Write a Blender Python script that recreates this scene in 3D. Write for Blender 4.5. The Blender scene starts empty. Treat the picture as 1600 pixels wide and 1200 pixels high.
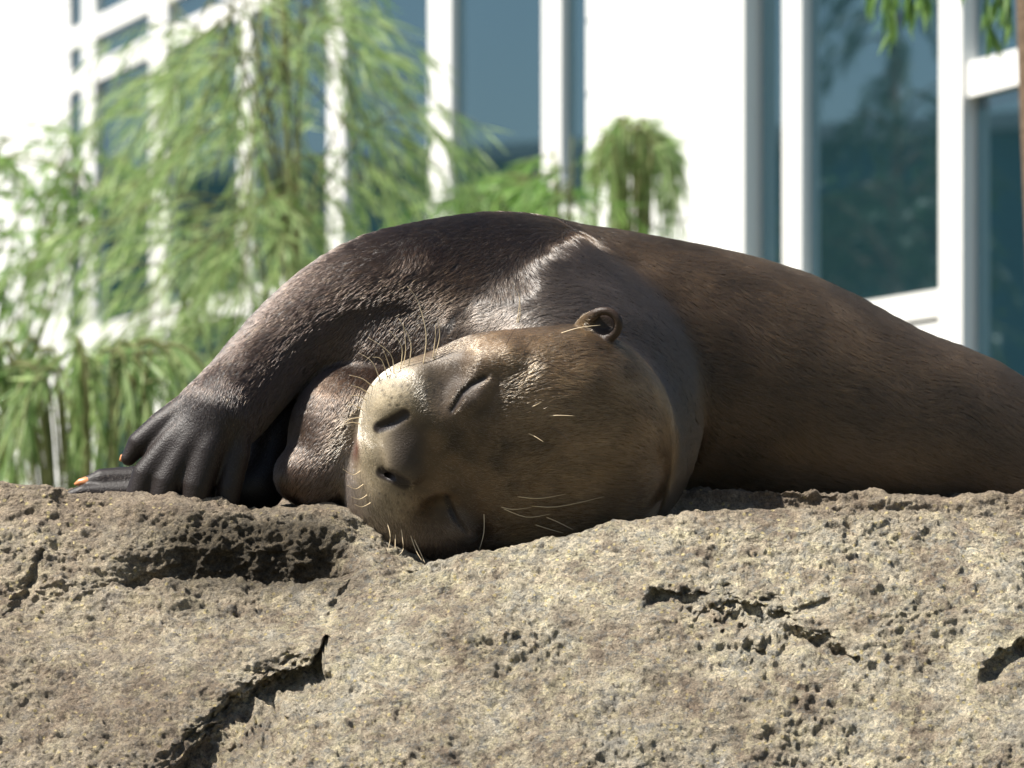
import bpy, math, random
import numpy as np
from mathutils import Vector, Matrix

random.seed(7)
RNG = np.random.default_rng(11)
SC = bpy.context.scene
COL = SC.collection
R = math.radians

# ------------------------------------------------------------------ camera
FOC = 8000.0            # focal length in photograph pixels (1600 wide)
CAMY = -4.0
HOR = 986.0             # horizon row of the photograph
cam = bpy.data.cameras.new('camera')
cam.sensor_width = 36.0
cam.lens = 180.0
cam.shift_y = (HOR - 600.0) / 1600.0
cam.clip_start = 0.05
cam.clip_end = 2000.0
cam.dof.use_dof = True
cam.dof.focus_distance = 3.95
cam.dof.aperture_fstop = 14.5
camo = bpy.data.objects.new('camera', cam)
camo.location = (0, CAMY, 0)
camo.rotation_euler = (R(90), 0, 0)
COL.objects.link(camo)
SC.camera = camo

# ------------------------------------------------------------------ sky, sun, exposure
SUN = Vector((-0.54, -0.17, 0.83)).normalized()
world = bpy.data.worlds.new('World')
SC.world = world
world.use_nodes = True
wn = world.node_tree.nodes
sky = wn.new('ShaderNodeTexSky')
sky.sky_type = 'NISHITA'
sky.sun_disc = False
sky.sun_elevation = math.asin(SUN.z)
sky.sun_rotation = math.atan2(SUN.x, SUN.y)
wn['Background'].inputs['Strength'].default_value = 0.05
world.node_tree.links.new(sky.outputs[0], wn['Background'].inputs['Color'])
sl = bpy.data.lights.new('sun', 'SUN')
sl.energy = 5.0
sl.angle = R(0.53)
sl.color = (1.0, 0.955, 0.88)
so = bpy.data.objects.new('sun', sl)
so.location = (-6, 2, 9)
so.rotation_euler = (-SUN).to_track_quat('-Z', 'Y').to_euler()
COL.objects.link(so)
SC.view_settings.view_transform = 'Standard'
SC.view_settings.look = 'None'
SC.view_settings.exposure = 1.15
SC.view_settings.gamma = 1.0
SC.view_settings.use_curve_mapping = False
SC.cycles.use_denoising = True
SC.cycles.denoising_input_passes = 'RGB_ALBEDO_NORMAL'
SC.cycles.denoising_prefilter = 'ACCURATE'
SC.cycles.max_bounces = 8
SC.cycles.transparent_max_bounces = 8
SC.cycles_curves.shape = 'RIBBONS' if hasattr(SC, 'cycles_curves') else None

# ------------------------------------------------------------------ helpers
U = 0.0005              # metres per photograph pixel at the focus plane

def at(px, py, D):
    """a photograph pixel at distance D (metres, along the view axis)"""
    return Vector(((px - 800.0) / FOC * D, CAMY + D, (HOR - py) / FOC * D))

def P(px, py, dy):
    """pixel + depth behind the focus plane in pixel units"""
    return at(px, py, 4.0 + dy * U)

def tag(o, label=None, cat=None, group=None, kind=None):
    if label: o['label'] = label
    if cat: o['category'] = cat
    if group: o['group'] = group
    if kind: o['kind'] = kind
    return o

def empty(name, loc, parent=None):
    o = bpy.data.objects.new(name, None)
    o.empty_display_size = 0.05
    COL.objects.link(o)
    o.location = loc
    if parent: o.parent = parent
    return o

def mesh_obj(name, verts, faces, mat, parent=None, smooth=False):
    me = bpy.data.meshes.new(name)
    me.from_pydata([tuple(v) for v in verts], [], faces)
    me.update()
    if smooth:
        me.polygons.foreach_set('use_smooth', np.ones(len(me.polygons), bool))
    if mat: me.materials.append(mat)
    o = bpy.data.objects.new(name, me)
    COL.objects.link(o)
    if name in ('twigs', 'stems', 'crown'): o['kind'] = 'stuff'
    if parent is not None: put(o, parent)
    return o

def put(o, parent):
    """parent while keeping world-space mesh coordinates (parents are unrotated)"""
    o.parent = parent
    off = Vector((0, 0, 0)); p = parent
    while p is not None:
        off += Vector(p.location); p = p.parent
    o.location = Vector(o.location) - off

def fast_mesh(name, V, Q, mat, smooth=True):
    """numpy verts (n,3) and quads/tris (m,k)"""
    me = bpy.data.meshes.new(name)
    k = Q.shape[1]
    me.vertices.add(len(V)); me.vertices.foreach_set('co', V.astype(np.float32).ravel())
    me.loops.add(Q.size); me.loops.foreach_set('vertex_index', Q.astype(np.int32).ravel())
    me.polygons.add(len(Q))
    me.polygons.foreach_set('loop_start', np.arange(0, Q.size, k, dtype=np.int32))
    me.polygons.foreach_set('loop_total', np.full(len(Q), k, np.int32))
    me.update(calc_edges=True)
    if smooth: me.polygons.foreach_set('use_smooth', np.ones(len(Q), bool))
    if mat: me.materials.append(mat)
    o = bpy.data.objects.new(name, me)
    COL.objects.link(o)
    return o

def tube_data(pts, rads, n=6, cap=True):
    pts = [Vector(p) for p in pts]
    V, F = [], []
    up = Vector((0.13, 0.31, 0.94)).normalized()
    for i, p in enumerate(pts):
        t = (pts[min(i + 1, len(pts) - 1)] - pts[max(i - 1, 0)])
        t = t.normalized() if t.length > 1e-9 else Vector((0, 0, 1))
        a = t.cross(up)
        if a.length < 1e-3: a = t.cross(Vector((1, 0, 0)))
        a.normalize(); b = t.cross(a)
        for k in range(n):
            an = 2 * math.pi * k / n
            V.append(p + (a * math.cos(an) + b * math.sin(an)) * rads[i])
    for i in range(len(pts) - 1):
        for k in range(n):
            F.append((i * n + k, i * n + (k + 1) % n, (i + 1) * n + (k + 1) % n, (i + 1) * n + k))
    if cap:
        F.append(tuple(range(n - 1, -1, -1)))
        F.append(tuple((len(pts) - 1) * n + k for k in range(n)))
    return V, F

class MB:
    def __init__(s): s.V = []; s.F = []
    def add(s, V, F):
        o = len(s.V)
        s.V += list(V); s.F += [tuple(i + o for i in f) for f in F]
    def tube(s, pts, rads, n=6): s.add(*tube_data(pts, rads, n))
    def build(s, name, mat, parent=None, smooth=True): return mesh_obj(name, s.V, s.F, mat, parent, smooth)

def bez(p0, p1, p2, n):
    return [p0 * (1 - t) ** 2 + p1 * (2 * t * (1 - t)) + p2 * t * t for t in [i / (n - 1) for i in range(n)]]

# numpy value noise
def hash3(i, j, k, seed):
    n = (i.astype(np.int64) * 374761393 + j.astype(np.int64) * 668265263 + k.astype(np.int64) * 2147483647 + seed * 974711) & 0xffffffff
    n = ((n ^ (n >> 13)) * 1274126177) & 0xffffffff
    n = n ^ (n >> 16)
    n = (n * 2246822519) & 0xffffffff
    n = n ^ (n >> 15)
    return (n & 0xffffff).astype(np.float32) / 8388607.5 - 1.0

def vnoise(p, seed=0):
    f = np.floor(p); i = f.astype(np.int64); w = (p - f).astype(np.float32)
    w = w * w * w * (w * (w * 6 - 15) + 10)
    out = 0
    for dx in (0, 1):
        for dy in (0, 1):
            for dz in (0, 1):
                h = hash3(i[:, 0] + dx, i[:, 1] + dy, i[:, 2] + dz, seed)
                out = out + h * ((w[:, 0] if dx else 1 - w[:, 0]) * (w[:, 1] if dy else 1 - w[:, 1]) * (w[:, 2] if dz else 1 - w[:, 2]))
    return out

def fbm(p, freq, octs, seed=0, gain=0.5):
    a, s = 1.0, 0.0
    for o in range(octs):
        s = s + a * vnoise(p * freq + 17.3 * o, seed + o)
        freq *= 2.03; a *= gain
    return s

# materials -------------------------------------------------------------
def new_mat(name):
    m = bpy.data.materials.new(name); m.use_nodes = True
    nt = m.node_tree
    return m, nt, nt.nodes['Principled BSDF']

def simple(name, col, rough=0.6, spec=0.5, noise=0.12, scale=30.0, bump=0.0, metal=0.0):
    m, nt, b = new_mat(name)
    tc = nt.nodes.new('ShaderNodeTexCoord')
    nz = nt.nodes.new('ShaderNodeTexNoise'); nz.inputs['Scale'].default_value = scale; nz.inputs['Detail'].default_value = 6
    nt.links.new(tc.outputs['Object'], nz.inputs['Vector'])
    mx = nt.nodes.new('ShaderNodeMixRGB')
    mx.inputs['Color1'].default_value = tuple(c * (1 - noise) for c in col) + (1,)
    mx.inputs['Color2'].default_value = tuple(min(1, c * (1 + noise)) for c in col) + (1,)
    nt.links.new(nz.outputs['Fac'], mx.inputs['Fac'])
    nt.links.new(mx.outputs[0], b.inputs['Base Color'])
    b.inputs['Roughness'].default_value = rough
    b.inputs['Specular IOR Level'].default_value = spec
    b.inputs['Metallic'].default_value = metal
    if bump:
        bp = nt.nodes.new('ShaderNodeBump'); bp.inputs['Strength'].default_value = bump; bp.inputs['Distance'].default_value = 0.01
        nt.links.new(nz.outputs['Fac'], bp.inputs['Height']); nt.links.new(bp.outputs[0], b.inputs['Normal'])
    return m

def leaf_mat(name, ca, cb, trans=0.5):
    m, nt, b = new_mat(name)
    geo = nt.nodes.new('ShaderNodeNewGeometry')
    rp = nt.nodes.new('ShaderNodeValToRGB')
    rp.color_ramp.elements[0].color = ca + (1,); rp.color_ramp.elements[1].color = cb + (1,)
    nt.links.new(geo.outputs['Random Per Island'], rp.inputs['Fac'])
    nt.links.new(rp.outputs[0], b.inputs['Base Color'])
    b.inputs['Roughness'].default_value = 0.45
    tr = nt.nodes.new('ShaderNodeBsdfTranslucent')
    hs = nt.nodes.new('ShaderNodeHueSaturation'); hs.inputs['Value'].default_value = 1.6; hs.inputs['Hue'].default_value = 0.485
    nt.links.new(rp.outputs[0], hs.inputs['Color']); nt.links.new(hs.outputs[0], tr.inputs['Color'])
    mx = nt.nodes.new('ShaderNodeMixShader'); mx.inputs[0].default_value = trans
    nt.links.new(b.outputs[0], mx.inputs[1]); nt.links.new(tr.outputs[0], mx.inputs[2])
    nt.links.new(mx.outputs[0], nt.nodes['Material Output'].inputs['Surface'])
    return m

# ================================================================== GROUND
GZ = -1.6
m_ground = simple('ground_soil', (0.09, 0.085, 0.05), 0.95, 0.2, 0.5, 3.0, 0.4)
g = mesh_obj('ground', [(-300, -300, GZ), (300, -300, GZ), (300, 300, GZ), (-300, 300, GZ)], [(0, 1, 2, 3)], m_ground)
tag(g, 'soil ground around the rock', kind='structure')

# ================================================================== ROCK
def interp(xs, tab):
    a = np.array(tab, float)
    return np.interp(xs, a[:, 0], a[:, 1])

def smooth1(v, n):
    k = np.hanning(n + 2)[1:-1]; k /= k.sum()
    return np.convolve(np.pad(v, n // 2, mode='edge'), k, mode='same')[n // 2: n // 2 + len(v)]

def build_rock():
    inner = np.arange(-40, 1641, 1.9)
    left = -40 - np.cumsum(np.geomspace(3, 160, 45))[::-1]
    right = 1640 + np.cumsum(np.geomspace(3, 160, 50))
    px = np.concatenate([left, inner, right])
    pc = np.clip(px, -150, 1750)
    ridge = smooth1(interp(pc, [(-150, 955), (0, 945), (150, 930), (250, 911), (400, 913), (500, 913), (560, 903), (620, 888), (700, 876), (800, 853), (900, 831), (1000, 812), (1060, 803), (1150, 797), (1240, 795), (1400, 799), (1600, 803), (1750, 806)]), 15)
    yr = smooth1(interp(pc, [(-150, -95), (150, -105), (250, -120), (520, -125), (620, -130), (900, -150), (1750, -150)]), 25)
    crest = smooth1(interp(pc, [(-150, 762), (0, 757), (75, 760), (100, 771), (170, 771), (210, 768), (300, 775), (350, 779), (400, 794), (450, 791), (520, 789), (600, 800), (680, 842), (760, 836), (860, 812), (1000, 776), (1060, 768), (1100, 766), (1240, 766), (1330, 769), (1400, 775), (1480, 781), (1540, 776), (1600, 772), (1750, 770)]), 13)
    yc = smooth1(interp(pc, [(-150, 10), (80, 10), (300, 15), (400, 20), (560, 45), (700, 120), (1000, 210), (1750, 215)]), 25)
    # bump on the left with a rough underside
    wb = smooth1(interp(pc, [(-150, 0), (150, 0), (215, 1), (520, 1), (565, 0), (1750, 0)]), 25)
    wr = smooth1(interp(pc, [(-150, 0), (560, 0), (760, 1), (1750, 1)]), 25)   # valley behind the ridge
    rows = []     # each: (py, y in px units)
    def row(py, yy): rows.append((py, yy))
    z_ground_py = HOR - (GZ - 0.05) / U
    row(np.full_like(px, z_ground_py), np.full_like(px, -1300))
    row(np.full_like(px, 2200), np.full_like(px, -900))
    row(np.full_like(px, 1420), np.full_like(px, -610))
    row(np.full_like(px, 1210), yr - 345)
    row(ridge * 0.62 + 1210 * 0.38, yr - 160)
    row(ridge + 45, yr - 45)
    row(ridge, yr)
    lin = lambda t: (ridge * (1 - t) + crest * t, yr * (1 - t) + yc * t)
    p1 = lin(0.10); p2 = lin(0.42); p3 = lin(0.8)
    row(p1[0] * (1 - wb) + wb * (ridge - 2) + wr * 14, p1[1] * (1 - wb) + wb * (-62) + wr * 10)
    row((p2[0] * (1 - wb) + wb * 858) * (1 - wr) + wr * (ridge + 18), (p2[1] * (1 - wb) + wb * (-72)) * (1 - wr) + wr * (yr + 110))
    row((p3[0] * (1 - wb) + wb * (crest * 0.55 + 815 * 0.45)) * (1 - wr) + wr * (ridge + 16), (p3[1] * (1 - wb) + wb * (-36)) * (1 - wr) + wr * (yc - 22))
    row(crest, yc)
    row(crest + 5, yc + 60)
    row(np.full_like(px, 772), np.full_like(px, 400))
    row(np.full_like(px, 780), np.full_like(px, 900))
    row(np.full_like(px, 1000), np.full_like(px, 1400))
    row(np.full_like(px, z_ground_py), np.full_like(px, 1700))
    cnt = [18, 26, 30, 110, 62, 30, 22, 40, 40, 26, 26, 26, 20, 16, 16]
    PY, YY = [], []
    n = len(rows)
    for i in range(n - 1):
        a = rows[max(i - 1, 0)]; b = rows[i]; c = rows[i + 1]; d = rows[min(i + 2, n - 1)]
        for t in np.arange(cnt[i]) / cnt[i]:
            # tension-reduced catmull-rom
            def cr(p0, p1, p2, p3):
                m1 = (p2 - p0) * 0.25; m2 = (p3 - p1) * 0.25
                m1 = np.clip(m1, -abs(p2 - p1), abs(p2 - p1)); m2 = np.clip(m2, -abs(p2 - p1), abs(p2 - p1))
                t2, t3 = t * t, t * t * t
                return (2 * t3 - 3 * t2 + 1) * p1 + (t3 - 2 * t2 + t) * m1 + (-2 * t3 + 3 * t2) * p2 + (t3 - t2) * m2
            PY.append(cr(a[0], b[0], c[0], d[0])); YY.append(cr(a[1], b[1], c[1], d[1]))
    PY.append(rows[-1][0]); YY.append(rows[-1][1])
    PY = np.array(PY); YY = np.array(YY); PX = np.broadcast_to(px, PY.shape)
    nv, nu = PY.shape
    def world(PX, PY, YY):
        D = 4.0 + YY * U
        return np.stack([(PX - 800) / FOC * D, CAMY + D, (HOR - PY) / FOC * D], -1)
    W = world(PX, PY, YY)
    # the far front apron should not scale with perspective oddly: fine as is
    du = np.gradient(W, axis=1); dv = np.gradient(W, axis=0)
    N = np.cross(du, dv); N /= np.maximum(np.linalg.norm(N, axis=-1, keepdims=True), 1e-9)
    flat = W.reshape(-1, 3)
    vis = np.exp(-((YY - 0) / 500.0) ** 2).reshape(-1)
    near_crest = np.exp(-np.minimum(abs(PY - ridge), abs(PY - crest)) / 12.0).reshape(-1)
    lowf = fbm(flat, 9.0, 2, 3)
    mid = fbm(flat, 38.0, 3, 11)
    patch = np.clip(fbm(flat, 14.0, 2, 31) * 0.9 + 0.55, 0, 1)           # where the rock is rougher
    fine = fbm(flat * np.array([0.8, 1, 1.25]), 150.0, 3, 21)
    ridged = 1 - np.abs(fbm(flat, 85.0, 2, 41))
    d = lowf * 0.006 * (1 - 0.7 * near_crest) + mid * 0.0027 + fine * (0.0010 + 0.0016 * patch) + (ridged - 0.75) * 0.0014 * patch
    # pits
    pit = np.clip(fbm(flat, 75.0, 4, 51, 0.62) - 0.85, 0, 1)
    d -= pit * 0.0045 * patch
    d += (np.abs(fbm(flat, 230.0, 2, 55, 0.6)) - 0.3) * 0.0016 * (0.35 + 0.65 * patch)
    # rough dirt under the bump
    pxf = PX.reshape(-1); pyf = PY.reshape(-1)
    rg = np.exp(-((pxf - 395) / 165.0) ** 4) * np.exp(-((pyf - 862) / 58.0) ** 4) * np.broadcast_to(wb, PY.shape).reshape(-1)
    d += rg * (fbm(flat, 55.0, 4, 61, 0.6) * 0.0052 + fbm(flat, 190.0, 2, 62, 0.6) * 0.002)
    def seg(pts, wf=1.0):
        """distance in px to a poly-line with widths; returns depth profile 0..1"""
        best = np.zeros(len(pxf), np.float32)
        wob = fbm(flat, 50.0, 4, 71, 0.65) * 20 + fbm(flat, 190.0, 2, 72) * 7
        for (x0, y0, w0), (x1, y1, w1) in zip(pts[:-1], pts[1:]):
            dx, dy = x1 - x0, y1 - y0
            t = np.clip(((pxf - x0) * dx + (pyf - y0) * dy) / (dx * dx + dy * dy), 0, 1)
            q = np.hypot(pxf - x0 - t * dx, pyf - y0 - t * dy) + wf * wob * np.minimum(1, (w0 + t * (w1 - w0)) / 20)
            w = w0 + t * (w1 - w0)
            best = np.maximum(best, 1 / (1 + np.exp(np.clip((q - w) / (0.26 * w + 1.0), -30, 30))))
        return best * (YY.reshape(-1) < 60)
    c1 = seg([(512, 1010, 2), (494, 1050, 8), (464, 1086, 30), (415, 1118, 46), (372, 1156, 38), (330, 1205, 40), (290, 1260, 40)], 0.5)
    c1b = seg([(548, 905, 3), (522, 945, 4), (508, 990, 3), (512, 1010, 2)])
    c2 = seg([(1030, 940, 10), (1075, 936, 17), (1125, 955, 22), (1190, 978, 23), (1262, 1004, 17), (1330, 1034, 9)])
    c2b = seg([(1255, 948, 6), (1290, 940, 7)])
    c3 = seg([(1545, 1060, 9), (1590, 1030, 14), (1680, 990, 16)])
    c4 = seg([(68, 868, 2), (40, 930, 4), (5, 975, 6), (-40, 1000, 8)])
    c5 = seg([(1196, 1020, 4), (1200, 1055, 4)])
    c6 = seg([(86, 775, 7), (100, 800, 4)])
    push = c1 * 0.055 + c1b * 0.006 + c2 * 0.017 + c2b * 0.008 + c3 * 0.017 + c4 * 0.007 + c5 * 0.006 + c6 * 0.005
    inr = np.clip(c1 + c2 + c3, 0, 1)
    d += inr * (fbm(flat, 110.0, 3, 81, 0.6) * 0.0034)
    d += np.clip(fbm(flat, 130.0, 2, 85) - 0.5, 0, 1) * 0.0026 * (1 - 0.6 * near_crest)
    V = flat + N.reshape(-1, 3) * d[:, None]
    V[:, 1] += push
    V[:, 2] += push * 0.35
    # the sheet must face outwards (towards the camera / up)
    idx = np.arange(nv * nu).reshape(nv, nu)
    Q = np.stack([idx[:-1, :-1].ravel(), idx[:-1, 1:].ravel(), idx[1:, 1:].ravel(), idx[1:, :-1].ravel()], 1)
    # colour attributes: soil in the pocket, smooth brown on the crest
    o = fast_mesh('rock', V, Q, None)
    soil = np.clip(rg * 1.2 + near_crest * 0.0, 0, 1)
    top = np.clip(((HOR - pyf) - 150) / 60.0, 0, 1)                       # worn brown rock along the top
    top = np.clip(top + np.clip((520 - pxf) / 700.0, 0, 0.55), 0, 1)
    ca = o.data.color_attributes.new('wear', 'FLOAT_COLOR', 'POINT')
    arr = np.ones((nv * nu, 4), np.float32); arr[:, 0] = soil; arr[:, 1] = top; arr[:, 2] = inr
    ca.data.foreach_set('color', arr.ravel())
    return o, V.reshape(nv, nu, 3)

def rock_material():
    m, nt, b = new_mat('rock_stone')
    L = nt.links.new
    N = nt.nodes.new
    tc = N('ShaderNodeTexCoord')
    att = N('ShaderNodeAttribute'); att.attribute_name = 'wear'
    sep = N('ShaderNodeSeparateColor'); L(att.outputs['Color'], sep.inputs[0])
    def noise(scale, det=6, rough=0.6, dist=0.0):
        n = N('ShaderNodeTexNoise'); n.inputs['Scale'].default_value = scale; n.inputs['Detail'].default_value = det
        n.inputs['Roughness'].default_value = rough; n.inputs['Distortion'].default_value = dist
        L(tc.outputs['Object'], n.inputs['Vector']); return n
    def ramp(src, stops):
        r = N('ShaderNodeValToRGB'); cr = r.color_ramp
        while len(cr.elements) < len(stops): cr.elements.new(0.5)
        for e, (p, c) in zip(cr.elements, stops):
            e.position = p; e.color = (c + (1,)) if isinstance(c, tuple) else (c, c, c, 1)
        L(src, r.inputs['Fac']); return r
    def mix(fac, a, b_, mode='MIX'):
        x = N('ShaderNodeMixRGB'); x.blend_type = mode
        if isinstance(fac, float): x.inputs[0].default_value = fac
        else: L(fac, x.inputs[0])
        for k, v in ((1, a), (2, b_)):
            if isinstance(v, tuple): x.inputs[k].default_value = v + (1,)
            else: L(v, x.inputs[k])
        return x
    n1 = noise(28, 8, 0.65, 0.3)
    base = ramp(n1.outputs['Fac'], [(0.30, (0.21, 0.165, 0.13)), (0.43, (0.35, 0.30, 0.24)), (0.55, (0.49, 0.445, 0.36)), (0.70, (0.37, 0.36, 0.335))])
    n2 = noise(60, 6, 0.7)
    lich = ramp(n2.outputs['Fac'], [(0.50, 0.0), (0.60, 0.8)])
    c = mix(lich.outputs[0], base.outputs[0], (0.54, 0.495, 0.36))
    n3 = noise(150, 4, 0.7)
    grey = ramp(n3.outputs['Fac'], [(0.52, 0.0), (0.62, 0.75)])
    c = mix(grey.outputs[0], c.outputs[0], (0.24, 0.25, 0.25))
    dk = ramp(noise(210, 3, 0.6).outputs['Fac'], [(0.30, 0.75), (0.42, 0.0)])
    c = mix(dk.outputs[0], c.outputs[0], (0.075, 0.06, 0.045))
    # worn brown top
    brown = ramp(noise(45, 6, 0.6).outputs['Fac'], [(0.3, (0.18, 0.14, 0.11)), (0.7, (0.31, 0.25, 0.195))])
    nt_ = noise(16, 4); tf = N('ShaderNodeMath'); tf.operation = 'MULTIPLY_ADD'
    L(nt_.outputs['Fac'], tf.inputs[0]); tf.inputs[1].default_value = 0.8; tf.inputs[2].default_value = -0.4
    ta = N('ShaderNodeMath'); ta.operation = 'ADD'; ta.use_clamp = True
    L(sep.outputs[1], ta.inputs[0]); L(tf.outputs[0], ta.inputs[1])
    tm = N('ShaderNodeMath'); tm.operation = 'MULTIPLY'; L(ta.outputs[0], tm.inputs[0]); tm.inputs[1].default_value = 0.8
    c = mix(tm.outputs[0], c.outputs[0], brown.outputs[0])
    # pale and yellow crystals
    vo = N('ShaderNodeTexVoronoi'); vo.inputs['Scale'].default_value = 230; L(tc.outputs['Object'], vo.inputs['Vector'])
    vs = N('ShaderNodeSeparateColor'); L(vo.outputs['Color'], vs.inputs[0])
    sp1 = ramp(vs.outputs[0], [(0.86, 0.0), (0.90, 1.0)])
    sp2 = ramp(vo.outputs['Distance'], [(0.25, 1.0), (0.42, 0.0)])
    spm = N('ShaderNodeMath'); spm.operation = 'MULTIPLY'; L(sp1.outputs[0], spm.inputs[0]); L(sp2.outputs[0], spm.inputs[1])
    c = mix(spm.outputs[0], c.outputs[0], (0.55, 0.47, 0.26))
    # soil
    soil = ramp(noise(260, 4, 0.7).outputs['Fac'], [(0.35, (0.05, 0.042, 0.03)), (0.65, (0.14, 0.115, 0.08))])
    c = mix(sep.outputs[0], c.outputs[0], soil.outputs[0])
    # stony grains: cells of uneven tone and height
    dn = noise(90, 3, 0.6)
    dv = N('ShaderNodeVectorMath'); dv.operation = 'MULTIPLY_ADD'
    L(dn.outputs['Color'], dv.inputs[0]); dv.inputs[1].default_value = (0.012, 0.012, 0.012); L(tc.outputs['Object'], dv.inputs[2])
    cells = []
    for sc_, lo, hi in ((95, 0.72, 1.22), (240, 0.62, 1.3)):
        v_ = N('ShaderNodeTexVoronoi'); v_.inputs['Scale'].default_value = sc_; v_.inputs['Randomness'].default_value = 1.0
        L(dv.outputs[0], v_.inputs['Vector'])
        s_ = N('ShaderNodeSeparateColor'); L(v_.outputs['Color'], s_.inputs[0])
        r_ = ramp(s_.outputs[1], [(0.0, (lo, lo, lo * 0.98)), (1.0, (hi, hi * 0.985, hi * 0.94))])
        c = mix(0.7, c.outputs[0], r_.outputs[0], 'MULTIPLY')
        cells.append((v_, s_))
    big = ramp(noise(7, 4, 0.55).outputs['Fac'], [(0.35, (0.74, 0.70, 0.66)), (0.62, (1.12, 1.1, 1.06))])
    c = mix(0.9, c.outputs[0], big.outputs[0], 'MULTIPLY')
    gr = ramp(noise(650, 3, 0.75).outputs['Fac'], [(0.30, (0.58, 0.57, 0.55)), (0.5, (1.2, 1.2, 1.2)), (0.70, (1.65, 1.62, 1.55))])
    c = mix(1.0, c.outputs[0], gr.outputs[0], 'MULTIPLY')
    L(c.outputs[0], b.inputs['Base Color'])
    b.inputs['Roughness'].default_value = 0.85
    b.inputs['Specular IOR Level'].default_value = 0.35
    h1 = noise(620, 6, 0.8); h2 = noise(230, 5, 0.75)
    ad = N('ShaderNodeMath'); ad.operation = 'MULTIPLY_ADD'; L(h2.outputs['Fac'], ad.inputs[0]); ad.inputs[1].default_value = 1.6; L(h1.outputs['Fac'], ad.inputs[2])
    acc = ad
    for (v_, s_), wgt in zip(cells, (1.5, 0.9)):
        hm = N('ShaderNodeMath'); hm.operation = 'MULTIPLY'; L(s_.outputs[0], hm.inputs[0]); L(v_.outputs['Distance'], hm.inputs[1])
        a2 = N('ShaderNodeMath'); a2.operation = 'MULTIPLY_ADD'; L(hm.outputs[0], a2.inputs[0]); a2.inputs[1].default_value = -wgt; L(acc.outputs[0], a2.inputs[2])
        acc = a2
    bp = N('ShaderNodeBump'); bp.inputs['Strength'].default_value = 1.0; bp.inputs['Distance'].default_value = 0.0052
    L(acc.outputs[0], bp.inputs['Height']); L(bp.outputs[0], b.inputs['Normal'])
    return m

rock, RW = build_rock()
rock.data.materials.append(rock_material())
tag(rock, 'large weathered brown and grey boulder the otter sleeps on, cracked and pitted', 'rock')

# ================================================================== OTTER (signed distance body)
def S(dy): return 1.0 + dy * U / 4.0

def cone(p, A, B):
    a = np.array(P(*A[:3]), np.float32); b = np.array(P(*B[:3]), np.float32)
    ra = A[3] * U * S(A[2]); rb = B[3] * U * S(B[2])
    ab = b - a; L2 = float(ab @ ab)
    q = p - a
    t = np.clip((q @ ab) / L2, 0, 1)
    q = q - t[:, None] * ab
    return np.sqrt(np.einsum('ij,ij->i', q, q)) - (ra + t * (rb - ra))

_CH = {}
def chain(p, nodes, k=0.0):
    """tapered tube through the nodes; k > 14 rounds its bends with a spline and fattens it a little"""
    if k > 14 or k == 9:
        key = (tuple(nodes), k)
        if key not in _CH:
            a = np.array(nodes, float); out = []
            for q in range(len(a) - 1):
                p0, p1, p2, p3 = a[max(q - 1, 0)], a[q], a[q + 1], a[min(q + 2, len(a) - 1)]
                for t in ((0.0, 0.34, 0.67) if (p1[0] < 1660 and k > 14) else (0.0, 0.5)):
                    out.append(0.5 * (2 * p1 + (p2 - p0) * t + (2 * p0 - 5 * p1 + 4 * p2 - p3) * t * t + (3 * p1 - p0 - 3 * p2 + p3) * t ** 3))
            out.append(a[-1])
            _CH[key] = [(x, y, d, r + (0.17 * k - 9.0 if k > 14 else 0.17 * k)) for x, y, d, r in out]
        nodes = _CH[key]
    if k > 14:
        T = 10.0 * U
        acc = 0.0
        for A, B in zip(nodes[:-1], nodes[1:]):
            acc = acc + np.exp(np.clip(cone(p, A, B) / -T, -60, 60))
        return -T * np.log(acc)
    d = None
    for A, B in zip(nodes[:-1], nodes[1:]):
        e = cone(p, A, B)
        d = e if d is None else np.minimum(d, e)
    return d

def ell(p, c, r, rot=0.0):
    """ellipsoid, centre in (px,py,dy), radii (x,z,y) in px; rot degrees turns it in the picture plane"""
    q = p - np.array(P(*c), np.float32)
    s = S(c[2]) * U
    x, y, z = q[:, 0], q[:, 1], q[:, 2]
    if rot:
        ca, sa = math.cos(R(rot)), math.sin(R(rot))
        x, z = x * ca + z * sa, -x * sa + z * ca
    a, bz, cy = r[0] * s, r[1] * s, r[2] * s
    k0 = np.sqrt((x / a) ** 2 + (z / bz) ** 2 + (y / cy) ** 2)
    k1 = np.sqrt((x / a ** 2) ** 2 + (z / bz ** 2) ** 2 + (y / cy ** 2) ** 2)
    return k0 * (k0 - 1.0) / np.maximum(k1, 1e-6)

def smin(a, b, k):
    h = np.clip(0.5 + 0.5 * (b - a) / k, 0, 1)
    return b * (1 - h) + a * h - k * h * (1 - h)

def smax(a, b, k): return -smin(-a, -b, k)

BODY = [(690, 540, 260, 160), (800, 540, 330, 192), (1000, 568, 395, 194), (1200, 606, 425, 184), (1380, 664, 435, 152), (1500, 684, 440, 126),
        (1640, 738, 445, 108), (1860, 742, 460, 116), (2080, 756, 500, 78), (2350, 778, 570, 46), (2640, 790, 640, 22)]
ARM = [(800, 505, 265, 152), (740, 480, 235, 128), (670, 464, 195, 104), (595, 462, 168, 85), (520, 488, 148, 70), (440, 545, 118, 60), (354, 640, 72, 58)]
PALM = [(352, 640, 74, 58), (306, 690, 68, 44)]
FINGERS = [
    [(305, 632, 66, 27), (255, 664, 62, 23), (218, 693, 60, 19), (201, 716, 60, 12)],
    [(325, 640, 48, 26), (270, 692, 42, 23), (228, 742, 40, 22), (208, 796, 42, 19)],
    [(338, 645, 38, 26), (292, 700, 32, 23), (262, 752, 29, 22), (246, 808, 32, 19)],
    [(350, 648, 34, 26), (326, 704, 26, 25), (308, 758, 23, 24), (300, 816, 28, 20)],
    [(368, 655, 42, 24), (370, 708, 38, 21), (358, 762, 36, 20), (350, 816, 40, 17)],
]
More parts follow.
